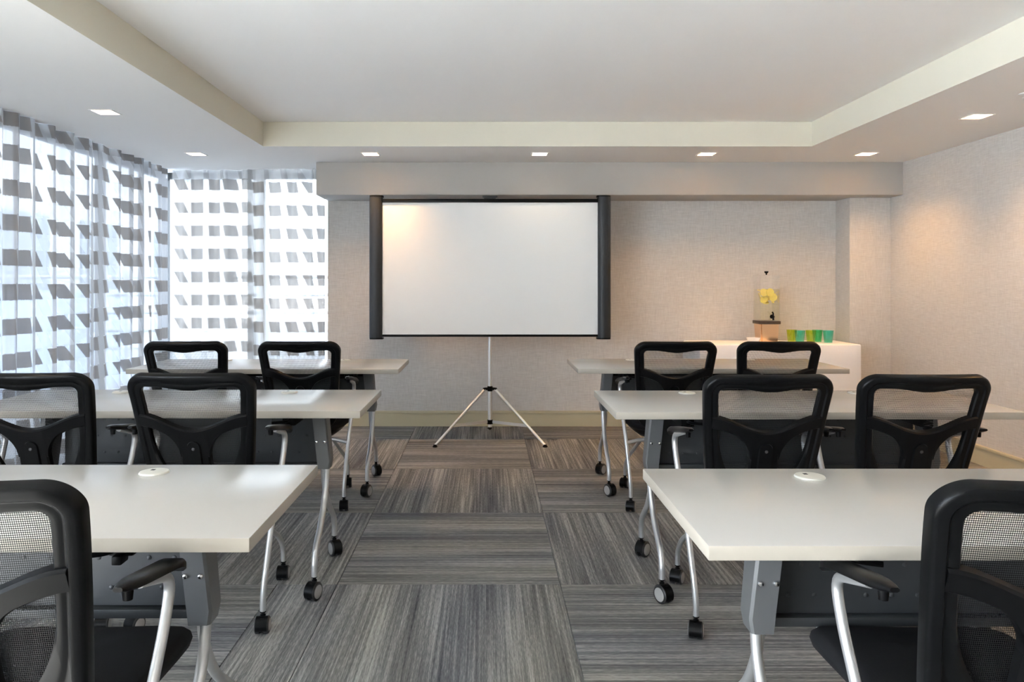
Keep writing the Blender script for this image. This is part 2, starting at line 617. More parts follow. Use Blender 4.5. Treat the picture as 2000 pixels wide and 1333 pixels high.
# ------------------------------------------------------------------ sheer curtains
def curtain(label, p0, p1, nrm, seed, amp=0.042, fold=0.17):
    rnd = random.Random(seed)
    A, B, N = Vector((*p0, 0)), Vector((*p1, 0)), Vector((*nrm, 0))
    L = (B - A).length
    d = (B - A) / L
    n = int(L / 0.011)
    ph, x, marks = 0.0, 0.0, []
    while x < L + fold:
        marks.append(x)
        x += fold * rnd.uniform(0.65, 1.4)
    hs = [rnd.uniform(0.5, 1.15) for _ in marks]

    def off(s):
        for k in range(len(marks) - 1):
            if marks[k] <= s < marks[k + 1]:
                t = (s - marks[k]) / (marks[k + 1] - marks[k])
                return hs[k] * sin(2 * pi * t), t, k
        return 0, 0, 0
    bm_ = new()
    uvl = bm_.loops.layers.uv.new('UVMap')
    zs = [0.012 + (ZC - 0.0135) * i / 14 for i in range(15)]
    us, acc, prev = [], 0, None
    rows = []
    for z in zs:
        row = []
        for i in range(n + 1):
            s = L * i / n
            f, t, k = off(s)
            lean = 0.012 * sin(k * 1.7 + z * 1.3)
            am = amp * (0.8 + 0.2 * cos(z * 1.1 + k))
            row.append(A + d * min(L, max(0, (s + lean * sin(2 * pi * t)))) + N * (am * f) + Vector((0, 0, z)))
        rows.append(row)
    mid = rows[7]
    us = [0.0]
    for a, c in zip(mid, mid[1:]):
        us.append(us[-1] + (c - a).length)
    vs_ = [[bm_.verts.new(p) for p in r] for r in rows]
    for i in range(len(zs) - 1):
        for j in range(n):
            fc = bm_.faces.new((vs_[i][j], vs_[i][j + 1], vs_[i + 1][j + 1], vs_[i + 1][j]))
            for lp, (jj, ii) in zip(fc.loops, ((j, i), (j + 1, i), (j + 1, i + 1), (j, i + 1))):
                lp[uvl].uv = (us[jj] + seed * 1.31, zs[ii] + 0.03 * seed)
    o = finish('sheer_curtain', bm_, M['curtain'], smooth=180)
    tag(o, label, 'curtain', 'sheer curtains with woven grey blocks')


curtain('sheer grey block patterned curtain on side window, panel ending at corner', (-2.70, 5.02), (-2.70, 6.29), (1, 0), 1)
curtain('sheer grey block patterned curtain on side window, panel at left photo edge', (-2.70, 3.62), (-2.70, 5.0), (1, 0), 2)
curtain('sheer block curtain on side window just beyond the left photo edge', (-2.70, 1.0), (-2.70, 3.6), (1, 0), 3)
curtain('bright sheer block curtain on back window, left panel at corner', (-2.69, 6.36), (-1.94, 6.36), (0, 1), 5, 0.042, 0.14)
curtain('bright sheer block curtain on back window, right panel beside papered wall', (-2.03, 6.31), (-1.367, 6.31), (0, 1), 6, 0.038, 0.14)


# ------------------------------------------------------------------ downlights
def downlight(x, y, label, lens='lens'):
    root = thing('recessed_downlight', label, 'ceiling light', (x, y, ZC), 0, 'square recessed downlights in the lowered ceiling')
    h, d = LH - 0.001, 0.075
    tb_ = new()
    for lo, hi in (((-h - 0.008, -h - 0.008), (h + 0.008, -h + 0.002)), ((-h - 0.008, h - 0.002), (h + 0.008, h + 0.008)),
                   ((-h - 0.008, -h + 0.002), (-h + 0.002, h - 0.002)), ((h - 0.002, -h + 0.002), (h + 0.008, h - 0.002))):
        box(tb_, (*lo, -0.003), (*hi, 0.0))
    finish('trim_ring', tb_, M['trim'], root)
    c = new()
    q = [(-h, -h), (h, -h), (h, h), (-h, h)]
    lo = [c.verts.new((*p, 0)) for p in q]
    hi = [c.verts.new((*p, d)) for p in q]
    for k in range(4):
        c.faces.new((lo[k], lo[(k + 1) % 4], hi[(k + 1) % 4], hi[k]))
    c.faces.new(hi)
    finish('reflector_housing', c, M['can'], root, smooth=0)
    ln = lathe(new(), [(0.034, 0.062), (0.036, 0.066), (0.036, 0.074)], 24)
    finish('lens', ln, M[lens], root)


LL = ['square recessed downlight in left ceiling strip, nearest one in view', 'square recessed downlight at back left ceiling corner by curtains',
      'square recessed downlight above left housing of projection screen', 'square recessed downlight above middle of projection screen',
      'glowing square recessed downlight above right wall bay, left of drink table', 'glowing square recessed downlight in back right ceiling corner',
      'glowing square recessed downlight in right ceiling strip at photo edge',
      'square recessed downlight in right strip, first beyond photo edge', 'square recessed downlight in right strip, second beyond photo edge',
      'square recessed downlight in right strip beside the camera', 'square recessed downlight in left strip, first beyond photo edge',
      'square recessed downlight in left strip, second beyond photo edge', 'square recessed downlight in left strip beside the camera']
for i, ((x, y), l) in enumerate(zip(LIGHTS, LL)):
    downlight(x, y, l, 'lens_dim' if i in (0, 1, 3, 10, 11, 12) else 'lens')

sp = thing('sprinkler_head', 'small white sprinkler head on right ceiling strip at photo edge', 'sprinkler', (2.765, 3.81, ZC))
finish('escutcheon', lathe(new(), [(0.03, 0), (0.03, -0.004), (0.018, -0.010)], 20), M['trim'], sp)
finish('deflector', lathe(new(), [(0.006, -0.010), (0.006, -0.022), (0.014, -0.024), (0.014, -0.026)], 16), M['trim'], sp)


# ------------------------------------------------------------------ casters
def caster(parent, loc, rz, R, wide=0.66):
    """twin-wheel caster, wheel radius R, swivel axis at loc (floor level)"""
    tr = R * 0.28
    cm = Matrix.Translation(loc) @ Matrix.Rotation(rz, 4, 'Z')
    b_ = new()
    n = 14
    wd = R * (wide - 0.14)
    # hood over the wheels
    for i in range(n):
        pass
    prof = []
    for i in range(n + 1):
        a = radians(-10 + 215 * i / n)
        prof.append((tr - cos(a) * R * 1.04, R + sin(a) * R * 1.04))
    inner = [(tr + (p[0] - tr) * 0.88, R + (p[1] - R) * 0.88) for p in prof]
    rows = []
    for x in (-wd, wd):
        rows.append([b_.verts.new((x, p[0], p[1])) for p in prof] + [b_.verts.new((x, p[0], p[1])) for p in inner[::-1]])
    m_ = len(rows[0])
    for j in range(m_):
        b_.faces.new((rows[0][j], rows[0][(j + 1) % m_], rows[1][(j + 1) % m_], rows[1][j]))
    for rw in rows:
        for j in range(n):
            b_.faces.new((rw[j], rw[j + 1], rw[m_ - 2 - j], rw[m_ - 1 - j]))
    box(b_, (-0.006, -R * 0.2, R * 0.7), (0.006, tr + R * 0.5, R * 1.95))
    lathe(b_, [(0.010, R * 1.7), (0.010, R * 2.15), (0.0065, R * 2.2), (0.0065, R * 2.42), (0.0115, R * 2.42), (0.0115, R * 2.55)], 14)
    h = finish('caster', b_, M['black_satin'], parent)
    h.matrix_local = cm
    for s in (-1, 1):
        x0, x1 = s * R * 0.20, s * R * wide
        mt = Matrix.Translation((0, tr, R)) @ Matrix.Rotation(pi / 2, 4, 'Y')
        wb = lathe(new(), [(R * 0.9, x0), (R, x0 + s * R * 0.06), (R, x1 - s * R * 0.1), (R * 0.88, x1), (R * 0.74, x1)], 26, mt)
        wo = finish('wheel', wb, M['wheel'], h)
        if True:
            hb = lathe(new(), [(R * 0.74, x1 - s * 0.001), (R * 0.74, x1 + s * 0.0006), (R * 0.66, x1 + s * 0.0016)], 24, mt)
            ho = finish('wheel_cap', hb, M['hub'], h)
    return h


# ------------------------------------------------------------------ training table
TW, TD, TH, TT = 1.55, 0.575, 0.737, 0.028


def make_table():
    root = thing('training_table', '', 'table')
    b_ = box(new(), (-TW / 2, -TD / 2, TH - TT), (TW / 2, TD / 2, TH), 0.0025, 2)
    top = finish('table_top', b_, M['laminate'], root)
    top.data.materials.append(M['edge'])
    for p in top.data.polygons:
        if abs(p.normal.z) < 0.5:
            p.material_index = 1
    for gx in (-TW / 2 + 0.40, TW / 2 - 0.40):
        mt = Matrix.Translation((gx, TD / 2 - 0.085, TH))
        g = finish('cable_grommet', lathe(new(), [(0.037, 0), (0.037, 0.0015), (0.035, 0.004), (0.030, 0.005)], 32, mt), M['grommet'], root)
        boxo('cable_slot', (gx - 0.012, TD / 2 - 0.085 + 0.004, TH + 0.0048), (gx - 0.002, TD / 2 - 0.085 + 0.016, TH + 0.0054), M['dark'], g)
    for s in (-1, 1):
        # folded sheet column: face towards the seat side, flange on the outside
        xo_t, xo_b = s * (TW / 2 - 0.188), s * (TW / 2 - 0.166)
        wdt = 0.056
        c = new()
        secs = [(TH - TT - 0.004, xo_t, 0.042), (0.485, xo_b - s * 0.0005, 0.033), (0.452, xo_b - s * 0.006, 0.030)]
        rows = []
        for z, xo, hd in secs:
            xi = xo - s * wdt if z > 0.46 else xo - s * (wdt - 0.008)
            k = 0.006
            ring = [(xo - s * k, -hd), (xi, -hd), (xi, hd), (xo - s * k, hd), (xo, hd - k), (xo, -hd + k)]
            rows.append([c.verts.new((x, y, z)) for x, y in ring])
        grid_faces(c, rows, closed_u=True)
        c.faces.new(rows[0])
        c.faces.new(rows[-1][::-1])
        colm = finish('support_column', c, M['grey_metal'], root, smooth=25)
        for bx_ in (0.013, 0.047):
            mt = Matrix.Translation((xo_t - s * bx_ + s * 0.012, -0.0372, 0.566)) @ Matrix.Rotation(pi / 2, 4, 'X')
            finish('bolt', lathe(new(), [(0.0065, -0.003), (0.0065, 0.001), (0.005, 0.004), (0.002, 0.005)], 14, mt), M['bolt'], colm)
        # splayed legs and casters
        for e in (-1, 1):
            xl = s * (TW / 2 - (0.186 if e < 0 else 0.205))
            pts = fillet([(xl, e * 0.012, 0.50), (xl, e * 0.018, 0.40), (xl, e * 0.085, 0.285), (xl, e * 0.215, 0.185), (xl, e * 0.235, 0.14), (xl, e * 0.235, 0.088)], 0.07)
            finish('leg', tube(new(), pts, 0.0125, 14), M['steel'], root)
            caster(root, (xl, e * 0.235, 0.0), {(-1, -1): 0.5, (-1, 1): 2.4, (1, -1): -0.35, (1, 1): 0.6}[(s, e)] + pi, 0.035)
        # flip latch under the top
        lx = s * (TW / 2 - 0.305)
        lb = box(new(), (lx - 0.026, -0.165, TH - TT - 0.052), (lx + 0.026, 0.02, TH - TT - 0.001), 0.004)
        box(lb, (lx - 0.010, -0.185, TH - TT - 0.064), (lx + 0.010, -0.15, TH - TT - 0.045), 0.003)
        lat = finish('flip_latch', lb, M['black'], root)
        lv = tube(new(), fillet([(lx, -0.16, TH - TT - 0.03), (lx, -0.21, TH - TT - 0.028), (lx - s * 0.05, -0.225, TH - TT - 0.030)], 0.02), 0.006, 8)
        finish('latch_lever', lv, M['black_satin'], lat)
    # beam and modesty panel
    boxo('cross_beam', (-TW / 2 + 0.25, 0.0, TH - TT - 0.05), (TW / 2 - 0.25, 0.04, TH - TT - 0.006), M['black'], root, 0.004)
    px = TW / 2 - 0.235
    mp = box(new(), (-px, 0.052, 0.462), (px, 0.058, 0.700), 0.001, 1)
    box(mp, (-px, 0.030, 0.440), (px, 0.058, 0.462), 0.003, 2)
    panel = finish('modesty_panel', mp, M['panel_metal'], root)
    dm = new()
    for zi, z in enumerate((0.505, 0.575, 0.645)):
        for k in range(17):
            x = -px + 0.05 + (k + (0.5 if zi == 1 else 0)) * (2 * px - 0.1) / 16.5
            if x < px - 0.02:
                lathe(dm, [(0.006, -0.001), (0.0055, 0.0015), (0.003, 0.0028)], 8, Matrix.Translation((x, 0.052, z)) @ Matrix.Rotation(pi / 2, 4, 'X'))
    ds = finish('panel_dimples', dm, M['panel_metal'], panel)
    ds['kind'] = 'stuff'
    return root


T = [(-1.225, 1.697, 'white-topped training table with casters, front left, largest on window side'),
     (-1.255, 3.110, 'white-topped training table in middle row on the window side'),
     (-1.275, 4.505, 'white-topped training table in far left row near window corner'),
     (1.184, 1.655, 'cream-lit training table with casters, front right foreground'),
     (1.263, 3.085, 'cream-lit training table in middle row on the right'),
     (1.297, 4.520, 'cream-lit training table in far right row before drink table')]
tab0 = make_table()
for i, (x, y, l) in enumerate(T):
    t_ = tab0 if i == 0 else copy_tree(tab0)
    t_.location = (x, y, 0)
    tag(t_, l, 'table', 'flip-top training tables in two columns')


# ------------------------------------------------------------------ nesting chair
def make_chair():
    root = thing('nesting_chair', '', 'chair')
    th = radians(15.5)
    zb, yb = 0.434, -0.200

    def bp(u, v, wn):
        """back surface: u across, v up the back, wn out towards the rear"""
        y = yb - v * sin(th) + 0.55 * u * u - 0.10 * max(0, v - 0.36) ** 2 * 4
        z = zb + v * cos(th)
        return Vector((u, y - wn * cos(th), z - wn * sin(th)))

    def hw(v):
        t = max(0, min(1, v / 0.46))
        return 0.168 + 0.052 * t ** 0.8

    VT = 0.50
    # outer contour of the back, counter-clockwise from bottom centre
    N = 104

    def contour(fn_side, vtop, vbot, r_top, r_bot, bulge=0.0):
        pts = []
        right = []
        k = 24
        hb = fn_side(vbot)
        # bottom centre to right-bottom corner
        for i in range(12):
            right.append((i / 12 * max(0.001, hb - r_bot[0]), vbot))
        for i in range(k + 1):
            a = pi / 2 * i / k
            vv = vbot + r_bot[1] * (1 - cos(a))
            right.append((fn_side(vv) - r_bot[0] * (1 - sin(a)), vv))
        v1 = vbot + r_bot[1]
        v2 = vtop - r_top
        for i in range(1, 14):
            vv = v1 + (v2 - v1) * i / 14
            right.append((fn_side(vv), vv))
        for i in range(k + 1):
            a = pi / 2 * i / k
            vv = v2 + r_top * sin(a)
            right.append((fn_side(vv) - r_top * (1 - cos(a)), vv))
        u0 = right[-1][0]
        for i in range(1, 13):
            u = u0 * (1 - i / 12)
            right.append((u, vtop - bulge * (0.5 + 0.5 * cos(pi * min(1, abs(u) / (u0 * 0.8))))))
        left = [(-u, v) for u, v in right[1:-1]][::-1]
        return right + left

    outer = contour(hw, VT, 0.0, 0.058, (0.07, 0.07))
    inner = contour(lambda v: hw(v) - 0.047, VT - 0.046, 0.065, 0.022, (0.125, 0.20), 0.012)
    # cross-section from outer edge to inner edge: (mix 0..1, rearward offset)
    sec = [(0.00, -0.012), (0.0, 0.008), (0.05, 0.014), (0.16, 0.017), (0.45, 0.016), (0.55, 0.011), (0.62, 0.0105), (0.70, 0.012), (0.92, 0.010), (1.0, 0.005), (1.0, -0.010), (0.9, -0.014), (0.1, -0.016)]
    fb = new()
    rows = []
    for (ou, ov), (iu, iv) in zip(outer, inner):
        rows.append([fb.verts.new(bp(ou + (iu - ou) * t, ov + (iv - ov) * t, wn)) for t, wn in sec])
    grid_faces(fb, rows, closed_u=True, closed_v=True)
    finish('back_frame', fb, M['black_satin'], root, smooth=38)
    # woven mesh
    ms = new()
    uvl = ms.loops.layers.uv.new('UVMap')
    ctr = (0.0, 0.27)
    rings = []
    for t in (0.25, 0.5, 0.75, 1.0):
        rings.append([(ctr[0] + (u - ctr[0]) * (1.03 * t), ctr[1] + (v - ctr[1]) * (1.03 * t)) for u, v in inner])
    cvt = ms.verts.new(bp(*ctr, -0.009))
    rv = [[ms.verts.new(bp(u, v, -0.009)) for u, v in r] for r in rings]
    n_ = len(inner)
    for j in range(n_):
        j2 = (j + 1) % n_
        f_ = ms.faces.new((cvt, rv[0][j], rv[0][j2]))
        for lp, uv in zip(f_.loops, (ctr, rings[0][j], rings[0][j2])):
            lp[uvl].uv = uv
        for a in range(3):
            f_ = ms.faces.new((rv[a][j], rv[a + 1][j], rv[a + 1][j2], rv[a][j2]))
            for lp, uv in zip(f_.loops, (rings[a][j], rings[a + 1][j], rings[a + 1][j2], rings[a][j2])):
                lp[uvl].uv = uv
    finish('back_mesh', ms, M['mesh'], root, smooth=180)
    # Y-shaped brace: lumbar bar sagging to a central stem
    R_ = 0.055
    sw = 0.050
    U = sorted({round(-0.186 + 0.372 * i / 48, 5) for i in range(49)} | {round(s * (sw + R_ * k / 10), 5) for s in (-1, 1) for k in range(11)} | {0.0})

    def bar_top(u):
        return 0.298 + 0.056 * (1 - cos(pi * min(1, abs(u) / 0.19))) / 2

    def bar_bot(u):
        base = bar_top(u) - 0.046
        a = abs(u)
        if a < sw + R_:
            q = (sw + R_ - max(a, sw)) / R_
            base -= R_ * 1.2 * (1 - sqrt(max(0, 1 - q * q)))
        return base
    yb_ = new()
    rows = []
    for u in U:
        t0, b0 = bar_top(u), bar_bot(u)
        rows.append([yb_.verts.new(bp(u, v, wn)) for v, wn in ((t0, -0.006), (t0, 0.014), (t0 - 0.005, 0.020), ((t0 + b0) / 2, 0.018), (b0 + 0.004, 0.016), (b0, 0.010), (b0, -0.006))])
    grid_faces(yb_, rows, closed_u=True)
    # stem
    rows = []
    for i in range(13):
        v = 0.262 - 0.262 * i / 12
        h = sw + 0.0 + 0.012 * (i / 12) ** 2
        rows.append([yb_.verts.new(bp(u, v, wn)) for u, wn in ((-h, -0.006), (-h, 0.012), (-h + 0.006, 0.017), (-h * 0.55, 0.0165), (h * 0.55, 0.0165), (h - 0.006, 0.017), (h, 0.012), (h, -0.006))])
    grid_faces(yb_, rows, closed_u=True)
    brace = finish('back_brace', yb_, M['black'], root, smooth=38)
    pl = new()
    out = []
    for i in range(15):
        a = pi * i / 14
        out.append((0.025 * cos(a), 0.235 + 0.025 * sin(a)))
    out += [(-0.025, 0.03), (0.025, 0.03)]
    lo_ = [pl.verts.new(bp(u, v, 0.015)) for u, v in out]
    hi_ = [pl.verts.new(bp(u * 0.88, 0.235 + (v - 0.235) * 0.97, 0.024)) for u, v in out]
    grid_faces(pl, [lo_, hi_], closed_u=True)
    pl.faces.new(hi_)
    finish('height_plate', pl, M['black_satin'], brace)
    p = bp(0, 0.232, 0.024)
    finish('screw', lathe(new(), [(0.0055, -0.002), (0.0055, 0.002), (0.003, 0.003)], 12, Matrix.Translation(p) @ Matrix.Rotation(pi / 2 - th, 4, 'X')), M['dark'], brace)
    # bracket from back to seat pan
    bk = tube(new(), fillet([(0, -0.222, 0.52), (0, -0.215, 0.42), (0, -0.16, 0.385), (0, 0.0, 0.38)], 0.05), 0.045, 12, flat=0.28)
    finish('back_bracket', bk, M['black'], root)
    # seat cushion
    sb = new()
    rows = []
    for z, k in ((0.420, 0.90), (0.428, 0.975), (0.445, 1.0), (0.458, 0.985), (0.468, 0.93), (0.473, 0.80), (0.475, 0.5), (0.475, 0.15)):
        row = []
        for i in range(56):
            a = 2 * pi * i / 56
            ca, sa = cos(a), sin(a)
            ex = 0.42
            x = 0.208 * math.copysign(abs(ca) ** ex, ca)
            y = 0.225 * math.copysign(abs(sa) ** ex, sa)
            x *= 1.0 + 0.06 * (y / 0.225)
            y = y * k
            zz = z - 0.030 * max(0, (y - 0.10) / 0.12) ** 2 - 0.006 * (1 - (x / 0.21) ** 2) * (z > 0.46)
            row.append(sb.verts.new((x * k, 0.022 + y, zz)))
        rows.append(row)
    grid_faces(sb, rows, closed_u=True)
    sb.faces.new(rows[0])
    sb.faces.new(rows[-1])
    finish('seat', sb, M['fabric'], root, smooth=60)
    spn = new()
    rows = []
    for z, k in ((0.421, 0.88), (0.400, 0.84), (0.372, 0.66), (0.366, 0.45)):
        row = []
        for i in range(40):
            a = 2 * pi * i / 40
            ca, sa = cos(a), sin(a)
            x = 0.205 * math.copysign(abs(ca) ** 0.5, ca) * k
            y = 0.222 * math.copysign(abs(sa) ** 0.5, sa) * k
            row.append(spn.verts.new((x, 0.02 + y, z - 0.02 * max(0, (y - 0.1) / 0.12) ** 2)))
        rows.append(row)
    grid_faces(spn, rows, closed_u=True)
    spn.faces.new(rows[0])
    spn.faces.new(rows[-1])
    finish('seat_pan', spn, M['black'], root, smooth=50)
    # tubes
    for s in (-1, 1):
        pts = fillet([(s * 0.243, -0.160, 0.697), (s * 0.243, -0.022, 0.656), (s * 0.242, -0.050, 0.575), (s * 0.236, -0.165, 0.37), (s * 0.227, -0.225, 0.175), (s * 0.224, -0.232, 0.12), (s * 0.224, -0.232, 0.072)], 0.042, 6)
        finish('rear_leg', tube(new(), pts, 0.0105, 14), M['steel'], root)
        pts = fillet([(s * 0.115, -0.10, 0.356), (s * 0.125, -0.04, 0.345), (s * 0.150, 0.205, 0.185), (s * 0.158, 0.235, 0.13), (s * 0.158, 0.235, 0.072)], 0.05, 6)
        finish('front_leg', tube(new(), pts, 0.0105, 14), M['steel'], root)
        caster(root, (s * 0.224, -0.232, 0), {1: 0.12, -1: -0.35}[s] + pi, 0.029, 0.84)
        caster(root, (s * 0.158, 0.235, 0), {1: 0.1, -1: -0.6}[s] + pi, 0.029, 0.84)
        # arm pad
        ab = new()
        rows = []
        for i in range(13):
            t = i / 12
            y = 0.02 - 0.262 * t
            zc = 0.671 + 0.046 * t - 0.012 * max(0, (0.25 - t) / 0.25) ** 2
            h = 0.021 * (1 - 0.62 * max(0, (t - 0.72) / 0.28) ** 2 - 0.4 * max(0, (0.12 - t) / 0.12) ** 2)
            tk = 0.012 - 0.003 * t - 0.005 * max(0, (t - 0.8) / 0.2) ** 2
            rows.append([ab.verts.new((s * 0.243 + x * h / 0.021, y, zc + z * tk)) for x, z in ((-0.021, -0.5), (-0.021, 0.4), (-0.014, 1), (0.014, 1), (0.021, 0.4), (0.021, -0.5), (0.010, -1.0), (-0.010, -1.0))])
        grid_faces(ab, rows, closed_u=True)
        ab.faces.new(rows[0])
        ab.faces.new(rows[-1][::-1])
        pad = finish('arm_rest', ab, M['black_satin'], root, smooth=50)
        finish('arm_bolt', lathe(new(), [(0.008, -0.012), (0.009, 0.0), (0.009, 0.006)], 12, Matrix.Translation((s * 0.243, -0.205, 0.698))), M['black'], pad)
    cb = fillet([(-0.236, -0.170, 0.352), (-0.15, -0.135, 0.366), (0.15, -0.135, 0.366), (0.236, -0.170, 0.352)], 0.06, 6)
    finish('cross_bar', tube(new(), cb, 0.0105, 14), M['steel'], root)
    return root


C = [(-0.853, 1.455, 0.02, 'black mesh-back nesting chair at front left table, cut by photo edge'),
     (-1.575, 2.84, 0.02, 'black mesh-back nesting chair at middle left table, cut by photo edge'),
     (-1.003, 2.84, -0.02, 'black mesh-back nesting chair at middle left table, nearer the aisle'),
     (-1.600, 4.235, 0.02, 'black mesh-back nesting chair at far left table, nearer the curtains'),
     (-0.992, 4.235, 0.0, 'black mesh-back nesting chair at far left table, nearer the screen'),
     (0.918, 1.455, -0.02, 'black mesh-back nesting chair at front right table, cut by photo corner'),
     (0.943, 2.80, 0.02, 'black mesh-back nesting chair at middle right table, nearer the aisle'),
     (1.477, 2.80, -0.01, 'black mesh-back nesting chair at middle right table, nearer the right wall'),
     (0.995, 4.225, 0.02, 'black mesh-back nesting chair at far right table, nearer the aisle'),
     (1.550, 4.225, -0.01, 'black mesh-back nesting chair at far right table, before the drink table')]
ch0 = make_chair()
for i, (x, y, rz, l) in enumerate(C):
    c_ = ch0 if i == 0 else copy_tree(ch0)
    c_.location = (x, y, 0)
    c_.rotation_euler = (0, 0, rz)
    tag(c_, l, 'chair', 'mesh-back nesting chairs at the training tables')


# ------------------------------------------------------------------ projection screen on tripod
SX, SY = 0.028, 5.80
scr = thing('projection_screen', 'portable white projection screen with black side housings on silver tripod', 'projection screen', (SX, SY, 0))
yf = -0.055                      # screen plane in front of the pole
z0, z1 = 0.796, 1.906
for s, xa, xb in ((-1, -0.932, -0.832), (1, 0.832, 0.932)):
    hb = new()
    prof = []
    n = 12
    for i in range(n + 1):
        a = pi * i / n
        prof.append(((xa + xb) / 2 - cos(a) * 0.050, yf - 0.012 - sin(a) * 0.030))
    prof += [(xb, yf + 0.035), (xa, yf + 0.035)]
    rows = [[hb.verts.new((x, y, z)) for x, y in prof] for z in (z0 + 0.012, z1 - 0.012)]
    grid_faces(hb, rows, closed_u=True)
    hb.faces.new(rows[0])
    hb.faces.new(rows[1])
    case = finish('screen_housing', hb, M['case'], scr)
    for zz in (z0, z1 - 0.012):
        eb = new()
        mx = (xa + xb) / 2
        pr = [(mx + (x - mx) * 1.05 - s * 0.004, y - 0.002) for x, y in prof]
        rows = [[eb.verts.new((x, y, z)) for x, y in pr] for z in (zz, zz + 0.012)]
        grid_faces(eb, rows, closed_u=True)
        eb.faces.new(rows[0])
        eb.faces.new(rows[1])
        finish('end_cap', eb, M['black'], case)
boxo('screen_surface', (-0.834, yf - 0.006, 0.828), (0.834, yf - 0.003, 1.856), M['screen'], scr)
boxo('top_bar', (-0.838, yf - 0.016, 1.852), (0.838, yf + 0.012, 1.880), M['black_satin'], scr, 0.003)
boxo('bottom_bar', (-0.838, yf - 0.013, 0.814), (0.838, yf + 0.010, 0.832), M['black_satin'], scr, 0.003)
hd = new()
rows = [[hd.verts.new((x, y, z)) for x, y in ((-h, yf - 0.018), (h, yf - 0.018), (h, yf + 0.014), (-h, yf + 0.014))] for z, h in ((1.879, 0.044), (1.889, 0.046), (1.893, 0.057), (1.904, 0.058))]
grid_faces(hd, rows, closed_u=True)
hd.faces.new(rows[0])
hd.faces.new(rows[-1])
finish('carry_handle', hd, M['case'], scr)
finish('pole', lathe(new(), [(0.0165, 0.105), (0.0165, 0.415), (0.0135, 0.418), (0.0135, 1.86)], 20), M['alu'], scr)
finish('pole_foot', lathe(new(), [(0.009, 0.085), (0.012, 0.095), (0.012, 0.12)], 14), M['black'], scr)
up_hub = finish('upper_hub', lathe(new(), [(0.019, 0.385), (0.021, 0.390), (0.021, 0.418), (0.018, 0.424)], 20), M['black'], scr)
lo_hub = finish('lower_hub', lathe(new(), [(0.022, 0.128), (0.024, 0.132), (0.024, 0.158), (0.020, 0.162)], 20), M['black'], scr)
for k in range(3):
    a = radians(-150 + 120 * k)
    d = Vector((cos(a), sin(a), 0))
    p = Vector((-d.y, d.x, 0))
    top, bot = d * 0.045 + Vector((0, 0, 0.403)), d * 0.476 + Vector((0, 0, 0.012))
    lug = tube(new(), [d * 0.02 + Vector((0, 0, 0.405)), d * 0.058 + Vector((0, 0, 0.405))], 0.011, 8)
    finish('hub_lug', lug, M['black'], up_hub)
    lg = finish('tripod_leg', tube(new(), [top, bot], 0.010, 10), M['alu'], scr)
    ft = lathe(new(), [(0.011, 0.02), (0.014, 0.012), (0.020, 0.003), (0.020, 0.0)][::-1], 14, Matrix.Translation(d * 0.476))
    finish('rubber_foot', ft, M['black'], lg)
    q = top.lerp(bot, 0.66)
    bq = new()
    a0, a1 = d * 0.022 + Vector((0, 0, 0.147)), q
    vs8 = []
    for pt in (a0, a1):
        for sp_, sz in ((-1, -1), (1, -1), (1, 1), (-1, 1)):
            vs8.append(bq.verts.new(pt + p * 0.003 * sp_ + Vector((0, 0, 0.011 * sz))))
    for j in range(4):
        bq.faces.new((vs8[j], vs8[(j + 1) % 4], vs8[4 + (j + 1) % 4], vs8[4 + j]))
    bq.faces.new(vs8[:4])
    bq.faces.new(vs8[4:])
    finish('leg_brace', bq, M['alu'], scr)

# ------------------------------------------------------------------ drink table
BX0, BX1, BY0, BY1, BZ = 1.68, 2.975, 5.885, 6.345, 0.742
bt = thing('buffet_table', 'folding table hidden under white cloth by back wall', 'table', ((BX0 + BX1) / 2, (BY0 + BY1) / 2, 0))
hx, hy = (BX1 - BX0) / 2 - 0.012, (BY1 - BY0) / 2 - 0.012
boxo('table_top', (-hx, -hy, 0.705), (hx, hy, 0.735), M['wood'], bt, 0.004)
for sx in (-1, 1):
    for sy in (-1, 1):
        finish('leg', tube(new(), [(sx * (hx - 0.08), sy * (hy - 0.05), 0.708), (sx * (hx - 0.08), sy * (hy - 0.05), 0.0)], 0.013, 10), M['steel'], bt)

tc = new()
rnd = random.Random(3)
cxm, cym = (BX0 + BX1) / 2, (BY0 + BY1) / 2
per = []
r = 0.012
hx, hy = (BX1 - BX0) / 2, (BY1 - BY0) / 2


def rrect(n_x=44, n_y=18):
    pts = []
    for (sx, sy, n_, ax) in ((1, -1, n_x, 'x'), (1, 1, n_y, 'y'), (-1, 1, n_x, 'x'), (-1, -1, n_y, 'y')):
        pass
    for i in range(n_x):
        pts.append((-hx + r + (2 * hx - 2 * r) * i / n_x, -hy, 0, -1))
    for i in range(n_y):
        pts.append((hx, -hy + r + (2 * hy - 2 * r) * i / n_y, 1, 0))
    for i in range(n_x):
        pts.append((hx - r - (2 * hx - 2 * r) * i / n_x, hy, 0, 1))
    for i in range(n_y):
        pts.append((-hx, hy - r - (2 * hy - 2 * r) * i / n_y, -1, 0))
    return pts


per = rrect()
rows = []
for z, o_, k in ((BZ, -0.010, 0), (BZ - 0.003, -0.003, 0), (BZ - 0.010, 0, 0), (0.62, 0.001, 0.2), (0.45, 0.002, 0.5), (0.25, 0.003, 0.8), (0.014, 0.004, 1)):
    row = []
    for i, (x, y, nx, ny) in enumerate(per):
        wv = k * 0.008 * (sin(i * 0.55) + 0.6 * sin(i * 0.31 + 1)) + o_
        if ny > 0:
            wv = min(wv, 0.004)
        if nx > 0:
            wv = min(wv, 0.010)
        row.append(tc.verts.new((x + nx * wv, y + ny * wv, z)))
    rows.append(row)
grid_faces(tc, rows, closed_u=True)
tc.faces.new(rows[0])
to = finish('tablecloth', tc, M['cloth'], smooth=50)
to.location = (cxm, cym, 0)
tag(to, 'white floor-length tablecloth over drink table by right back wall', 'tablecloth')

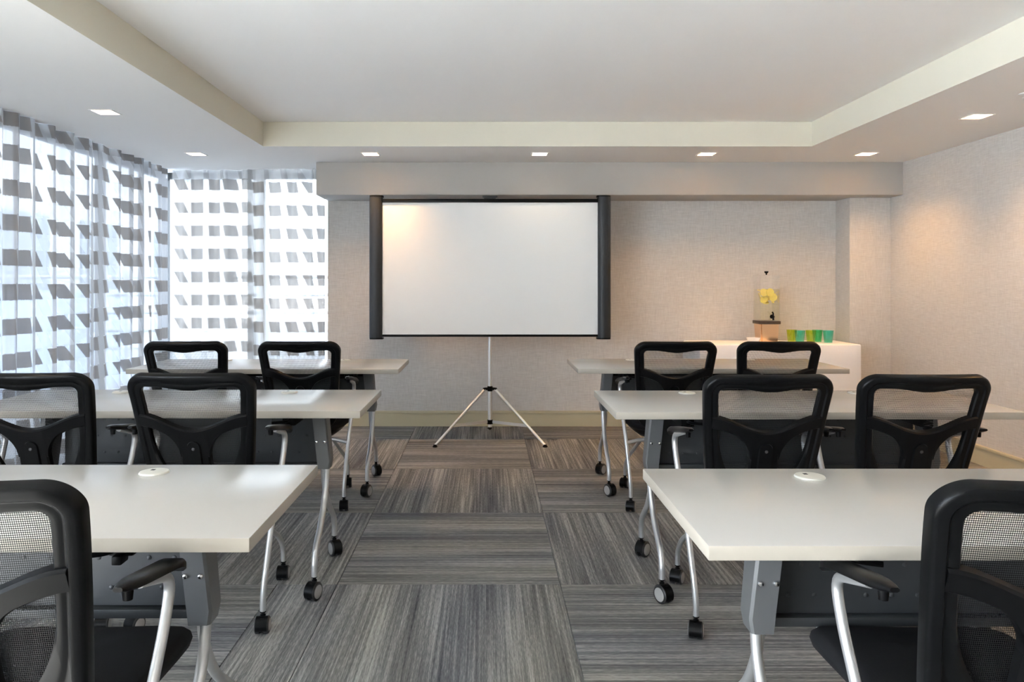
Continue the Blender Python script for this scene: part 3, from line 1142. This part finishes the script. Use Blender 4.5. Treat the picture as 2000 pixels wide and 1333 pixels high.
# beverage dispenser
DX, DY = 2.325, 6.165
dp = thing('beverage_dispenser', 'clear square drink dispenser with lemon water on copper stand', 'drink dispenser', (DX, DY, BZ))
st = new()
rows = [[st.verts.new((x * h, y * h, z)) for x, y in ((-1, -1), (1, -1), (1, 1), (-1, 1))] for z, h in ((0.0, 0.070), (0.150, 0.079))]
grid_faces(st, rows, closed_u=True)
st.faces.new(rows[0])
st.faces.new(rows[1])
bmesh.ops.bevel(st, geom=[e for e in st.edges if abs((e.verts[0].co - e.verts[1].co).z) > 0.1], offset=0.012, segments=4, affect='EDGES')
finish('copper_stand', st, M['copper'], dp)
boxo('stand_plate', (-0.086, -0.086, 0.150), (0.086, 0.086, 0.176), M['espresso'], dp, 0.003)
tk = new()
Tz0, Tz1, th_, tt_ = 0.176, 0.550, 0.082, 0.005
for lo, hi in (((-th_, -th_), (th_, -th_ + tt_)), ((-th_, th_ - tt_), (th_, th_)), ((-th_, -th_ + tt_), (-th_ + tt_, th_ - tt_)), ((th_ - tt_, -th_ + tt_), (th_, th_ - tt_))):
    box(tk, (*lo, Tz0), (*hi, Tz1))
box(tk, (-th_ + tt_, -th_ + tt_, Tz0), (th_ - tt_, th_ - tt_, Tz0 + tt_))
finish('tank', tk, M['acrylic'], dp)
lid = boxo('lid', (-th_, -th_, Tz1 + 0.0005), (th_, th_, Tz1 + 0.006), M['acrylic'], dp, 0.001, 1)
finish('lid_knob', lathe(new(), [(0.006, Tz1 + 0.006), (0.006, Tz1 + 0.018), (0.013, Tz1 + 0.022), (0.017, Tz1 + 0.030), (0.016, Tz1 + 0.036), (0.008, Tz1 + 0.037)], 18), M['black'], lid)
boxo('lemon_water', (-th_ + tt_ + 0.0006, -th_ + tt_ + 0.0006, Tz0 + tt_ + 0.0006), (th_ - tt_ - 0.0006, th_ - tt_ - 0.0006, Tz0 + 0.262), M['water'], dp)
sg = new()
tube(sg, [(0.012, -th_ + 0.001, 0.213), (0.012, -th_ - 0.040, 0.213)], 0.010, 12)
tube(sg, [(0.012, -th_ - 0.034, 0.216), (0.012, -th_ - 0.036, 0.185)], 0.008, 12)
lathe(sg, [(0.017, 0), (0.017, 0.006)], 16, Matrix.Translation((0.012, -th_ - 0.006, 0.213)) @ Matrix.Rotation(pi / 2, 4, 'X'))
spg = finish('spigot', sg, M['black'], dp)
finish('spigot_lever', tube(new(), fillet([(0.012, -th_ - 0.034, 0.220), (0.012, -th_ - 0.036, 0.242), (0.000, -th_ - 0.048, 0.250)], 0.01), 0.006, 8), M['black'], spg)

ls = new()
rows = []
lathe(ls, [(0.030, -0.003), (0.030, 0.003)], 22)
slice0 = finish('lemon_slice', ls, M['lemon'])
rr_ = new()
lathe(rr_, [(0.030, -0.0033), (0.0325, -0.003), (0.0325, 0.003), (0.030, 0.0033)], 22, cap=False)
rind0 = finish('rind', rr_, M['rind'], slice0)
rnd = random.Random(11)
spots = [(-0.040, -0.046, 0.410, 1.35, 0.1), (0.036, -0.052, 0.372, 1.45, -0.1), (-0.034, 0.030, 0.420, 0.4, 0.9), (0.038, 0.036, 0.418, 0.5, 2.0),
         (-0.012, -0.030, 0.372, 1.1, 0.2), (-0.040, 0.036, 0.378, 1.2, 1.4), (0.036, 0.030, 0.372, 0.9, 2.6), (-0.038, -0.044, 0.352, 1.0, -0.6),
         (0.012, -0.050, 0.412, 1.5, 0.1), (0.040, -0.020, 0.352, 1.2, 0.9), (0.000, 0.044, 0.345, 1.3, 0.3), (-0.010, 0.010, 0.330, 0.4, 0.3)]
for i, (x, y, z, rx, rz) in enumerate(spots):
    s_ = slice0 if i == 0 else copy_tree(slice0)
    s_.location = (DX + x, DY + y, BZ + z)
    s_.rotation_euler = (rx, 0, rz)
    tag(s_, 'yellow lemon slice floating inside the clear drink dispenser', 'lemon slice', 'lemon slices in the dispenser')

bw = lathe(new(), [(0.034, 0.0), (0.044, 0.010), (0.055, 0.036), (0.055, 0.040), (0.051, 0.040), (0.040, 0.014), (0.010, 0.009)], 32)
bo = finish('ceramic_bowl', bw, M['ceramic'])
bo.location = (2.190, 6.09, BZ)
tag(bo, 'small white ceramic bowl beside copper dispenser stand', 'bowl')
dt = lathe(new(), [(0.050, 0.0), (0.056, 0.008), (0.056, 0.012), (0.050, 0.012), (0.046, 0.006), (0.01, 0.006)], 28)
do = finish('drip_tray', dt, M['black'])
do.location = (2.395, 6.005, BZ)
tag(do, 'small round black drip tray in front of copper stand', 'tray')


def tumbler(x, y, m, label):
    g = lathe(new(), [(0.030, 0.0), (0.031, 0.002), (0.041, 0.100), (0.0390, 0.100), (0.0292, 0.008), (0.006, 0.007)], 28)
    o = finish('glass_tumbler', g, M[m])
    o.location = (x, y, BZ)
    tag(o, label, 'glass', 'coloured tumblers on the drink table')


tumbler(2.535, 6.165, 'glass_lime', 'yellow-green glass tumbler, leftmost of the row beside dispenser')
tumbler(2.565, 6.075, 'glass_teal', 'teal glass tumbler in front of leftmost yellow-green glass')
tumbler(2.668, 6.105, 'glass_lime', 'lime glass tumbler in middle of the coloured glasses')
tumbler(2.742, 6.15, 'glass_green', 'green glass tumbler between lime glass and rightmost teal glass')
tumbler(2.795, 6.07, 'glass_teal', 'teal glass tumbler, rightmost of the coloured glasses')

# ------------------------------------------------------------------ outside
structure(boxo('ground_outside', (-60, -40, -0.35), (40, 70, -0.12), M['asphalt']))


def building(label, x0, x1, y0, y1, h, face):
    root = thing('building', label, 'building', ((x0 + x1) / 2, (y0 + y1) / 2, -0.12))
    hx_, hy_ = (x1 - x0) / 2, (y1 - y0) / 2
    boxo('building_wall', (-hx_, -hy_, 0), (hx_, hy_, h), M['facade'], root)
    if face == 'x':
        n_ = int(hy_ * 2 / 2.4)
        for k in range(n_):
            for z in range(int(h / 3.2)):
                y = -hy_ + (k + 0.5) * 2 * hy_ / n_
                boxo('window', (hx_ - 0.05, y - 0.7, 0.9 + z * 3.2), (hx_ + 0.03, y + 0.7, 2.6 + z * 3.2), M['facade_glass'], root)
    else:
        n_ = int(hx_ * 2 / 2.4)
        for k in range(n_):
            for z in range(int(h / 3.2)):
                x = -hx_ + (k + 0.5) * 2 * hx_ / n_
                boxo('window', (x - 0.7, -hy_ - 0.03, 0.9 + z * 3.2), (x + 0.7, -hy_ + 0.05, 2.6 + z * 3.2), M['facade_glass'], root)


structure(boxo('added_sky_blocker', (-3.5, -4.5, 2.62), (XL - 0.15, 6.75, 2.80), M['facade']))  # unseen eave added to cut high sky light on the tables
building('pale grey building outside the side window, sized to shade the curtains', -15, -8, -0.8, 24, 12, 'x')  # height and length shaped to hold sun and sky off the side curtains
pw = boxo('added_tint_wall', (-5.2, 3.0, -0.12), (-5.0, 10.5, 1.15), plain('blue_tint_render', (0.42, 0.50, 0.66), 0.8))  # invented wall, added to turn light through the lower curtain blue
tag(pw, 'added low wall giving the lower side window curtain a blue tint', 'wall')
rl = thing('railing', 'pale horizontal railing faintly seen through back window curtain', 'railing', (-3.2, 9.2, -0.12))
for k in range(5):
    finish('rail', tube(new(), [(-3.0, 0, 0.55 + 0.22 * k), (4.0, 0, 0.55 + 0.22 * k)], 0.022, 8), M['rail'], rl)
for x in (-3.0, -1.25, 0.5, 2.25, 4.0):
    finish('post', tube(new(), [(x, 0, 0), (x, 0, 1.5)], 0.03, 8), M['rail'], rl)
